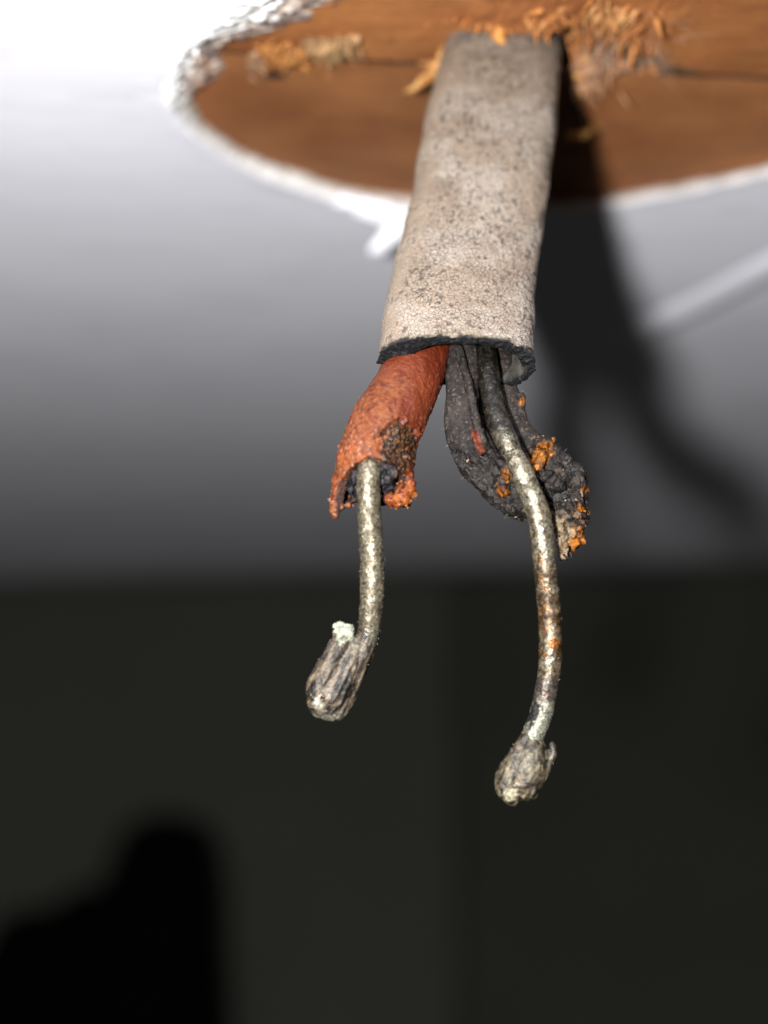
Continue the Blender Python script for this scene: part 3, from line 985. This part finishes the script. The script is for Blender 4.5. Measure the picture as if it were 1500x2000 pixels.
def rc_disp(p, n, px, py):
    crust = near_px(px, py, 778, 862, 40) + near_px(px, py, 782, 972, 30) + 0.5 * near_px(px, py, 690, 880, 50)
    win = sstep(0.35, 0.6, near_px(px, py, 780, 860, 44) + 0.25 * fbm(p, 1.5, 2.0, 2)) * (n.y < 0)
    return -0.35 * win + 0.10 * fbm(p, 0.7, 3.0, 3) + (0.05 + 0.12 * clamp(crust)) * fbm(p, 3.4, 6.0, 3)
def rc_col(p, n, px, py):
    c = mix((0.125, 0.02, 0.007), (0.18, 0.036, 0.012), 0.5 + fbm(p, 0.5, 2.0, 2))
    # dusty pale bloom on the lower left two thirds
    side = (px - np.interp(py, [690, 790, 900], [800, 775, 740]))
    bloom = sstep(30, -10, side + 18 * fbm(p, 1.0, 5.0, 2)) * sstep(700, 760, py)
    c = mix(c, (0.25, 0.078, 0.024), 0.85 * bloom * clamp(0.6 + 1.1 * fbm(p, 2.8, 4.0, 3)))
    c = mix(c, (0.06, 0.014, 0.006), 0.6 * sstep(0.25, 0.5, fbm(p, 3.2, 14.0, 2)) * bloom)
    c = mix(c, (0.45, 0.22, 0.14), 0.7 * sstep(0.35, 0.6, fbm(p, 4.0, 1.0, 2)) * sstep(790, 860, py))
    c = mix(c, (0.40, 0.10, 0.02), 0.6 * sstep(0.0, 0.5, fbm(p, 1.4, 9.0, 2)) * sstep(840, 880, py))
    cr = clamp(1.5 * near_px(px, py, 782, 856, 34) + 1.3 * near_px(px, py, 790, 895, 26) + 1.1 * near_px(px, py, 765, 900, 24) + 0.6 * near_px(px, py, 700, 925, 22))
    crc = mix((0.02, 0.010, 0.006), (0.15, 0.06, 0.02), sstep(-0.1, 0.7, fbm(p, 3.0, 3.0, 3)))
    c = mix(c, crc, sstep(0.3, 0.85, cr + 0.5 * fbm(p, 2.0, 2.0, 3)))
    cu = clamp(1.5 * near_px(px, py, 784, 966, 30))
    c = mix(c, mix((0.16, 0.026, 0.006), (0.42, 0.12, 0.018), 0.45 + fbm(p, 2.5, 7.0, 2)), sstep(0.4, 0.7, cu))
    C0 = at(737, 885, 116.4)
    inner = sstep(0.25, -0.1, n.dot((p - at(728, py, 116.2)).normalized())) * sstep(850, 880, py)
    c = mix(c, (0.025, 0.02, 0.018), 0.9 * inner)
    c = mix(c, (0.16, 0.05, 0.03), sstep(745, 722, py + 10 * fbm(p, 1, 1, 2)) * 0.0)
    gl = clamp(0.45 + 0.5 * clamp(cr + cu) - 0.35 * bloom)
    return c + (gl,)
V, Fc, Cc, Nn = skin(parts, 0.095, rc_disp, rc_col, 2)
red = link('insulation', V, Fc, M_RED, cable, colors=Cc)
red['label'] = 'red rubber insulation split open at its end'
lint('lint', red, V, Nn, 70, lambda x, y: y > 720)
def red_flake(p, px, py):
    t = random.random()
    if near_px(px, py, 780, 862, 40) > 0.5: c = mix((0.02, 0.01, 0.006), (0.20, 0.08, 0.025), t * t)
    else: c = mix((0.16, 0.03, 0.01), (0.42, 0.14, 0.05), t)
    return c + (random.uniform(0.1, 0.9),)
flakes('crumbs', red, V, Nn, 170, lambda x, y: y > 800 and random.random() < sstep(790, 880, y), (0.05, 0.17), red_flake)
flakes('crumbs', red, V, Nn, 60, lambda x, y: near_px(x, y, 782, 862, 36) > 0.4, (0.06, 0.2), red_flake)
flakes('crumbs', red, V, Nn, 50, lambda x, y: near_px(x, y, 784, 966, 28) > 0.4, (0.08, 0.22), lambda p, x, y: mix((0.18, 0.03, 0.006), (0.5, 0.16, 0.03), random.random()) + (0.8,))
# charred inner layer round the left wire
parts = [tube([(745, 860, 116.8, 40, 0.8), (733, 900, 116.3, 44, 0.8), (728, 930, 116.3, 46, 0.75), (726, 955, 116.6, 42, 0.6)], 5, 24)]
parts += blob([(755, 905, 115.2, 13), (766, 922, 115.2, 14), (757, 936, 115.3, 12), (770, 908, 115.2, 10), (689, 940, 115.6, 11), (686, 955, 115.7, 10), (694, 925, 115.4, 10), (738, 896, 115.0, 9)])
def ch_col(p, n, px, py):
    s = fbm(p, 2.0, 3.0, 3)
    c = mix((0.012, 0.012, 0.014), (0.055, 0.05, 0.055), 0.4 + s)
    c = mix(c, (0.30, 0.13, 0.03), 0.8 * near_px(px, py, 780, 930, 9) * (0.5 + s))
    return c + (0.75,)
V, Fc, Cc, Nn = skin(parts, 0.09, lambda p, n, x, y: 0.22 * fbm(p, 2.0, 1.0, 3), ch_col, 1)
link('inner_rubber', V, Fc, M_BLACK, red, colors=Cc)

# ---- black core, split along its front into two lobes
LL = [(918, 640, 122.5, 36, 0.62), (908, 690, 120.6, 35, 0.62), (904, 740, 119.5, 34, 0.62), (902, 790, 118.8, 34, 0.62), (906, 838, 118.3, 38, 0.6), (928, 884, 117.9, 41, 0.55), (958, 922, 117.6, 41, 0.5), (990, 960, 117.5, 38, 0.7), (1016, 992, 117.5, 28, 0.7), (1032, 1008, 117.5, 12, 0.7)]
RL = [(975, 660, 122.5, 34, 0.55), (974, 710, 121.0, 30, 0.55), (980, 752, 120.2, 30, 0.55), (993, 800, 119.5, 32, 0.55), (1008, 842, 119.0, 30, 0.55), (1040, 880, 118.6, 34, 0.5), (1072, 915, 118.4, 46, 0.6), (1095, 955, 118.3, 50, 0.5), (1108, 1000, 118.3, 40, 0.5), (1113, 1040, 118.4, 30, 0.5), (1106, 1068, 118.5, 18, 0.5), (1098, 1084, 118.6, 8, 0.6)]
parts = [tube(LL, 8, 28), tube(RL, 8, 28)]
parts += [tube([(897, 680, 119.6, 9, 1), (908, 725, 118.4, 9, 1), (921, 775, 117.7, 9, 1), (929, 822, 117.2, 9, 1), (944, 862, 116.9, 9, 1), (968, 892, 116.8, 9, 1), (990, 916, 116.8, 9, 1)], 6, 12)]
parts += [tube([(942, 690, 121.8, 36, 0.6), (956, 800, 120.6, 38, 0.5), (998, 880, 119.6, 38, 0.6), (1040, 940, 119.2, 44, 0.5)], 8, 20)]
parts += blob([(1048, 868, 117.6, 12), (1066, 866, 117.8, 14), (1086, 882, 117.8, 16), (1104, 898, 117.9, 17), (1122, 916, 118.0, 16), (1132, 936, 118.0, 14), (1136, 965, 117.9, 11), (1138, 995, 117.8, 9), (1050, 905, 117.0, 15), (1060, 890, 117.0, 12), (1070, 930, 116.8, 14), (1088, 948, 116.8, 14),
               (932, 872, 116.6, 9), (940, 880, 116.5, 10), (928, 858, 116.8, 7), (985, 935, 116.4, 10), (994, 918, 116.4, 10), (985, 958, 116.5, 9), (978, 968, 116.6, 9), (1004, 996, 116.8, 10), (1018, 776, 119.0, 10), (1020, 790, 119.0, 9)])
for (x0, y0, x1, y1, r) in ((1120, 950, 1141, 1026, 8), (1112, 975, 1137, 1057, 8), (1104, 990, 1121, 1074, 9), (1096, 1000, 1107, 1088, 9), (1130, 930, 1145, 1000, 7), (1088, 990, 1096, 1092, 7)):
    zf = 117.4 + random.uniform(-0.3, 0.3)
    parts.append(tube([(x0, y0, zf, r, 1), ((x0 + x1) / 2 + random.uniform(-3, 3), (y0 + y1) / 2, zf - 0.1, r, 1), (x1, y1, zf + 0.1, r * 0.6, 1)], 5, 12))
def bc_disp(p, n, px, py):
    rag = sstep(840, 900, py)
    fib = Vector((p.x * 1.6, p.y * 1.6, p.z * 0.7))
    low = near_px(px, py, 1120, 1040, 60)
    ln_ = Vector((p.x * 0.75 + p.z * 0.55, p.y, p.z * 0.35))
    return 0.12 * fbm(p, 0.7, 3.0, 2) + rag * 0.34 * fbm(ln_, 1.3, 15.0, 3) + (0.02 + 0.13 * rag) * (abs(fbm(p, 2.4, 5.0, 3)) - 0.3) + 0.22 * low * fbm(fib, 1.8, 2.0, 3)
def bc_col(p, n, px, py):
    s = fbm(p, 2.2, 3.0, 3)
    c = mix((0.011, 0.0095, 0.009), (0.034, 0.029, 0.026), 0.45 + s)
    c = mix(c, (0.05, 0.04, 0.034), 0.5 * sstep(900, 780, py) * (0.5 + fbm(p, 0.6, 8.0, 2)))
    sand = sstep(0.3, 0.55, fbm(p, 4.5, 2.0, 2))
    c = mix(c, (0.13, 0.10, 0.08), 0.6 * sand)
    gl = 0.1 + sstep(850, 900, py) * 0.8 * sstep(0.0, 0.35, fbm(p, 1.1, 44.0, 2)) + 0.4 * near_px(px, py, 1075, 945, 45)
    c = mix(c, (0.010, 0.0085, 0.008), 0.8 * sstep(0.0, 0.4, fbm(p, 1.1, 44.0, 2)) * sstep(840, 890, py))
    for (x, y, r, w) in ((1062, 880, 24, 1.0), (1050, 900, 20, 1.0), (990, 925, 14, 0.9), (982, 962, 14, 1.0), (1136, 1000, 22, 0.8), (1132, 1046, 20, 1.2), (1118, 1068, 20, 1.2), (1020, 784, 11, 0.9), (1110, 1030, 22, 0.5), (1140, 960, 14, 0.7)):
        k = near_px(px, py, x, y, r) * w
        oc = mix((0.05, 0.015, 0.004), (0.40, 0.14, 0.018), 0.38 + 1.0 * fbm(Vector((p.x * 2.2, p.y, p.z * 0.6)), 2.6, x * 0.01, 3))
        f = sstep(0.35, 0.75, k + 0.35 * s)
        c = mix(c, oc, f); gl = max(gl, 0.75 * f)
    k = sstep(0.35, 0.75, math.exp(-((px - 934 - (py - 866) * 0.35) / 11) ** 2 - ((py - 862) / 26) ** 2) + 0.3 * fbm(p, 2.0, 31.0, 2))
    c = mix(c, (0.13, 0.03, 0.014), k); gl = max(gl, clamp(k) * 0.95)
    k = sstep(0.25, 0.7, near_px(px, py, 1092, 1035, 30) + near_px(px, py, 1098, 1075, 18) + 0.3 * s)
    c = mix(c, mix((0.10, 0.07, 0.04), (0.36, 0.27, 0.17), 0.5 + s), 0.8 * k)
    return c + (clamp(gl),)
V, Fc, Cc, Nn = skin(parts, 0.1, bc_disp, bc_col, 2)
blk = link('insulation', V, Fc, M_BLACK, cable, colors=Cc)
blk['label'] = 'black rubber insulation slit open, flaking with rust'
lint('lint', blk, V, Nn, 120, lambda x, y: y > 760)
def blk_flake(p, px, py):
    t = random.random()
    am = max(near_px(px, py, 1058, 890, 26), near_px(px, py, 1134, 1010, 34), near_px(px, py, 1120, 1062, 26), near_px(px, py, 986, 945, 24), near_px(px, py, 1022, 784, 12))
    if random.random() < am * 0.8: return mix((0.05, 0.014, 0.004), (0.48, 0.17, 0.025), t) + (0.85,)
    if random.random() < 0.10: return mix((0.12, 0.08, 0.05), (0.34, 0.25, 0.17), t) + (0.3,)
    return mix((0.008, 0.007, 0.007), (0.075, 0.06, 0.052), t ** 2) + (random.choice((0.05, 0.1, 0.8)),)
flakes('crumbs', blk, V, Nn, 120, lambda x, y: x > 1025 and y > 850, (0.05, 0.16), blk_flake, 0.6)
flakes('crumbs', blk, V, Nn, 34, lambda x, y: x > 1025 and y > 855, (0.2, 0.5), blk_flake, 0.45)
flakes('crumbs', blk, V, Nn, 70, lambda x, y: x < 1035 and y > 850 and random.random() < sstep(840, 960, y), (0.05, 0.17), blk_flake, 0.6)
flakes('crumbs', blk, V, Nn, 90, lambda x, y: y > 715 and y < 880 and random.random() < (1.0 if x > 960 else 0.3), (0.02, 0.07), blk_flake, 0.4)


# ---- wires
def wire_mesh(st, n, seg, colour, seed, cap=True):
    C, hw, hd = path(st, n)
    fr = frames(C)
    V, Cc = [], []
    for i in range(len(C)):
        T, B, N = fr[i]
        for j in range(seg):
            a = 2 * math.pi * j / seg
            dr = B * math.cos(a) + N * math.sin(a)
            p = C[i] + B * hw[i] * math.cos(a) + N * hd[i] * math.sin(a)
            q = p + dr * (0.05 * fbm(p, 0.9, seed, 3) + 0.03 * fbm(p, 4.0, seed + 2, 2))
            V.append(q)
            px, py = pix(p)
            Cc.append(colour(p, px, py))
    Fc = grid_faces(len(C), seg, True)
    Fc.append(tuple(range(seg))); Fc.append(tuple((len(C) - 1) * seg + j for j in reversed(range(seg))))
    return V, Fc, Cc


def lw_col(p, px, py):
    s = fbm(Vector((p.x * 1.6, p.y * 1.6, p.z * 0.55)), 1.8, 2.0, 4)
    c = mix((0.17, 0.135, 0.085), (0.50, 0.44, 0.31), 0.5 + 0.9 * s)
    c = mix(c, (0.12, 0.085, 0.055), 0.6 * sstep(1130, 1200, py) * sstep(-0.3, 0.4, fbm(p, 1.3, 7.0, 2)))
    c = mix(c, (0.26, 0.33, 0.24), 0.5 * near_px(px, py, 725, 1252, 16))
    c = mix(c, (0.04, 0.035, 0.03), sstep(0.42, 0.6, fbm(p, 4.2, 4.0, 2)))
    return c + (clamp(0.5 + 0.7 * s),)
LW = [(738, 850, 117.2, 20, 1), (727, 888, 115.6, 22, 1), (721, 915, 115.0, 23, 1), (720, 950, 114.8, 23, 1), (721, 1000, 114.8, 23, 1), (724, 1050, 114.9, 23.5, 1), (727, 1100, 115.0, 23.5, 1), (727, 1150, 115.1, 23.5, 1), (724, 1200, 115.2, 22.5, 1), (718, 1240, 115.3, 21, 1), (708, 1272, 115.4, 20, 1)]
V, Fc, Cc = wire_mesh(LW, 26, 56, lw_col, 1.0)
wire_l = link('wire', V, Fc, M_WIRE, cable, colors=Cc)
wire_l['label'] = 'pale tarnished wire under the red insulation'
nrm = [(V[i] - at(*[np.interp(pix(V[i])[1], [q[1] for q in LW], [q[k] for q in LW]) if k != 1 else pix(V[i])[1] for k in (0, 1, 2)])).normalized() for i in range(len(V))]
lint('lint', wire_l, V, nrm, 45, lambda x, y: y > 1000, 0.011, ln=(0.06, 0.22))

# folded, crushed end of the left wire
parts = [tube([(720, 1225, 115.3, 20, 1), (709, 1268, 115.2, 22, 1), (690, 1315, 115.0, 23, 1), (669, 1358, 114.9, 25, 1), (653, 1382, 114.9, 26, 1)], 6, 24),
         tube([(672, 1240, 114.9, 17, 1), (661, 1268, 114.8, 22, 1), (641, 1312, 114.7, 26, 1), (626, 1348, 114.7, 28, 1), (630, 1374, 114.8, 28, 1), (648, 1384, 114.9, 25, 1)], 6, 24),
         tube([(694, 1258, 115.1, 24, 0.8), (670, 1308, 114.7, 33, 0.75), (646, 1358, 114.5, 34, 0.75), (640, 1378, 114.6, 28, 0.75)], 6, 20),
         tube([(722, 1276, 115.4, 8, 1), (708, 1310, 115.3, 8, 1), (690, 1345, 115.2, 8, 1)], 6, 12)]
def tip_disp(ax, seed, groove=0.2):
    e1 = Vector(ax).normalized()
    def f(p, n, px, py):
        al = p.dot(e1)
        q = (p - e1 * al)
        g = Vector((q.x, q.y, q.z)) * 1.0 + e1 * (al * 0.16)
        return groove * fbm(g, 1.0, seed, 2) + 0.5 * groove * fbm(g, 3.4, seed + 4, 2) + 0.06 * fbm(p, 3.0, seed + 1, 3)
    return f
ax1 = at(700, 1270, 115) - at(640, 1380, 115)
d1 = tip_disp(ax1, 3.0, 0.15)
def tl_col(p, n, px, py):
    e1 = ax1.normalized(); al = p.dot(e1); g = (p - e1 * al) + e1 * (al * 0.16)
    s = fbm(g, 3.2, 3.0, 3)
    c = mix((0.014, 0.010, 0.007), (0.30, 0.225, 0.145), 0.34 + 1.35 * s)
    c = mix(c, (0.38, 0.35, 0.27), 0.7 * sstep(1378, 1405, py + 14 * s))
    c = mix(c, (0.62, 0.58, 0.48), sstep(0.35, 0.8, near_px(px, py, 620, 1374, 13) + 0.25 * s))  # bead at the lower left, its highlight painted pale
    c = mix(c, (0.30, 0.26, 0.19), 0.5 * near_px(px, py, 690, 1262, 26))
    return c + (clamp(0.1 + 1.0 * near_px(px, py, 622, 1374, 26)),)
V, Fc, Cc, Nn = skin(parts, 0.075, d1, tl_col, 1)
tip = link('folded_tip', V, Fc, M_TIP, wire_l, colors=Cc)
tip['label'] = 'crushed grey end of the wire folded back on itself'
lint('lint', tip, V, Nn, 30, lambda x, y: y < 1300, 0.011, ln=(0.05, 0.2))
V, Fc, Cc, Nn = skin([tube([(664, 1228, 114.8, 15, 1), (676, 1236, 114.6, 15, 1)], 4, 20), tube([(672, 1232, 114.8, 16, 1), (667, 1252, 114.4, 15, 0.8)], 4, 20)] + blob([(660, 1222, 114.8, 6), (684, 1226, 114.9, 7), (652, 1228, 114.8, 4)]), 0.07,
                     lambda p, n, x, y: 0.26 * fbm(p, 2.6, 1.0, 3), lambda p, n, x, y: mix((0.16, 0.175, 0.13), (0.38, 0.40, 0.31), 0.5 + fbm(p, 2.5, 2.0, 2)) + (0.1,), 1)
link('corroded_stub', V, Fc, M_FIBRE, wire_l, colors=Cc)['label'] = 'whitish green corroded wire stub'


def rw_col(p, px, py):
    s = fbm(p, 2.0, 2.0, 4)
    s2 = fbm(p, 0.75, 9.0, 3)
    c = mix((0.16, 0.13, 0.085), (0.56, 0.50, 0.36), 0.5 + 1.0 * s)
    rust = sstep(1080, 1130, py) * sstep(1345, 1300, py)
    c = mix(c, mix((0.06, 0.035, 0.02), (0.30, 0.17, 0.07), 0.5 + s), rust * sstep(-0.35, 0.25, s2 + 0.25 * near_px(px, py, 1070, 1180, 50)))
    c = mix(c, (0.45, 0.15, 0.02), 0.9 * sstep(0.35, 0.6, near_px(px, py, 1081, 1256, 13)))
    c = mix(c, (0.42, 0.18, 0.04), 0.7 * sstep(0.3, 0.55, fbm(p, 1.7, 20.0, 2)) * sstep(960, 1000, py))
    top_ = sstep(900, 820, py)
    c = mix(c, mix((0.008, 0.007, 0.006), (0.11, 0.095, 0.07), 0.2 + 0.9 * s), 0.96 * top_)
    dk = sstep(1318, 1328, py + 8 * s) * sstep(1375, 1365, py + 10 * s)
    c = mix(c, (0.07, 0.055, 0.06), 0.7 * dk)
    pale = sstep(1378, 1386, py + 10 * s2)
    c = mix(c, (0.46, 0.46, 0.35), pale)
    c = mix(c, (0.035, 0.032, 0.03), sstep(0.45, 0.65, math.exp(-((px - 1040 + (py - 1400) * 0.4) / 16) ** 2 - ((py - 1396) / 30) ** 2) + 0.5 * fbm(p, 2.4, 41.0, 3)))
    c = mix(c, (0.035, 0.03, 0.028), 0.9 * sstep(0.34, 0.5, fbm(p, 3.4, 4.0, 2)) * (1 - 0.8 * pale))
    return c + (clamp((0.62 + 0.7 * s) * (1 - 0.8 * pale)),)
RW = [(945, 660, 121.0, 20, 1), (952, 705, 119.2, 20, 1), (957, 750, 118.2, 21, 1), (965, 798, 117.3, 21.5, 1), (979, 838, 116.5, 23, 1), (992, 866, 116.0, 22, 1), (1003, 888, 115.9, 19, 1), (1013, 908, 115.5, 22, 1), (1026, 940, 115.3, 23, 1), (1043, 978, 115.2, 23, 1),
      (1055, 1020, 115.2, 23, 1), (1062, 1080, 115.3, 23, 1), (1068, 1140, 115.4, 22.5, 1), (1073, 1195, 115.5, 22, 1), (1075, 1250, 115.5, 22.5, 1), (1074, 1300, 115.5, 22.5, 1), (1067, 1350, 115.5, 22.5, 1), (1056, 1395, 115.5, 22.5, 1), (1043, 1432, 115.5, 22, 1), (1032, 1458, 115.6, 20, 1)]
V, Fc, Cc = wire_mesh(RW, 22, 56, rw_col, 5.0)
wire_r = link('wire', V, Fc, M_WIRE, cable, colors=Cc)
wire_r['label'] = 'longer rust stained wire out of the black insulation'
lint('lint', wire_r, V, [(Vector((random.gauss(0, 1), -0.6, random.gauss(0, 0.4)))).normalized() for _ in V], 40, lambda x, y: y > 1050, 0.011, ln=(0.06, 0.22))
parts = [tube([(1036, 1440, 115.5, 20, 1), (1018, 1475, 115.3, 25, 1), (1000, 1510, 115.1, 28, 1), (991, 1536, 115.0, 26, 1), (1000, 1552, 115.0, 22, 1)], 6, 24),
         tube([(1066, 1476, 115.3, 17, 0.8), (1050, 1510, 115.1, 20, 0.8), (1036, 1538, 115.1, 18, 0.8)], 6, 22),
         tube([(1040, 1462, 115.1, 28, 0.75), (1030, 1505, 114.8, 36, 0.7), (1022, 1542, 114.8, 31, 0.7)], 6, 22),
         tube([(1079, 1456, 115.2, 7, 1), (1078, 1475, 115.1, 9, 1), (1068, 1496, 115.1, 10, 1)], 5, 14)]
ax2 = at(1045, 1460, 115) - at(1000, 1560, 115)
d2 = tip_disp(ax2, 8.0, 0.13)
def tr_col(p, n, px, py):
    e1 = ax2.normalized(); al = p.dot(e1); g = (p - e1 * al) + e1 * (al * 0.3)
    s = fbm(g, 2.8, 8.0, 3); s3 = fbm(p, 2.5, 3.0, 3)
    c = mix((0.022, 0.016, 0.010), (0.28, 0.22, 0.13), 0.38 + 1.0 * s + 0.6 * s3)
    c = mix(c, (0.28, 0.25, 0.17), 0.55 * near_px(px, py, 1030, 1490, 24))
    c = mix(c, (0.10, 0.055, 0.03), 0.7 * near_px(px, py, 1012, 1545, 12) + 0.4 * near_px(px, py, 1008, 1450, 14))
    c = mix(c, (0.62, 0.56, 0.38), 0.9 * sstep(0.3, 0.8, near_px(px, py, 996, 1552, 18) + 0.4 * s3))  # pale highlight of the bead, put into the colour
    c = mix(c, (0.03, 0.026, 0.024), 0.7 * near_px(px, py, 1078, 1462, 13))
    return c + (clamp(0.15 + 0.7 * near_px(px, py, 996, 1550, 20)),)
V, Fc, Cc, Nn = skin(parts, 0.075, d2, tr_col, 1)
tip = link('folded_tip', V, Fc, M_TIP, wire_r, colors=Cc)
tip['label'] = 'flattened dull brown end of the longer wire'
lint('lint', tip, V, Nn, 30, lambda x, y: y < 1520, 0.011, ln=(0.05, 0.2))

# ------------------------------------------------------------------ black shape low on the left
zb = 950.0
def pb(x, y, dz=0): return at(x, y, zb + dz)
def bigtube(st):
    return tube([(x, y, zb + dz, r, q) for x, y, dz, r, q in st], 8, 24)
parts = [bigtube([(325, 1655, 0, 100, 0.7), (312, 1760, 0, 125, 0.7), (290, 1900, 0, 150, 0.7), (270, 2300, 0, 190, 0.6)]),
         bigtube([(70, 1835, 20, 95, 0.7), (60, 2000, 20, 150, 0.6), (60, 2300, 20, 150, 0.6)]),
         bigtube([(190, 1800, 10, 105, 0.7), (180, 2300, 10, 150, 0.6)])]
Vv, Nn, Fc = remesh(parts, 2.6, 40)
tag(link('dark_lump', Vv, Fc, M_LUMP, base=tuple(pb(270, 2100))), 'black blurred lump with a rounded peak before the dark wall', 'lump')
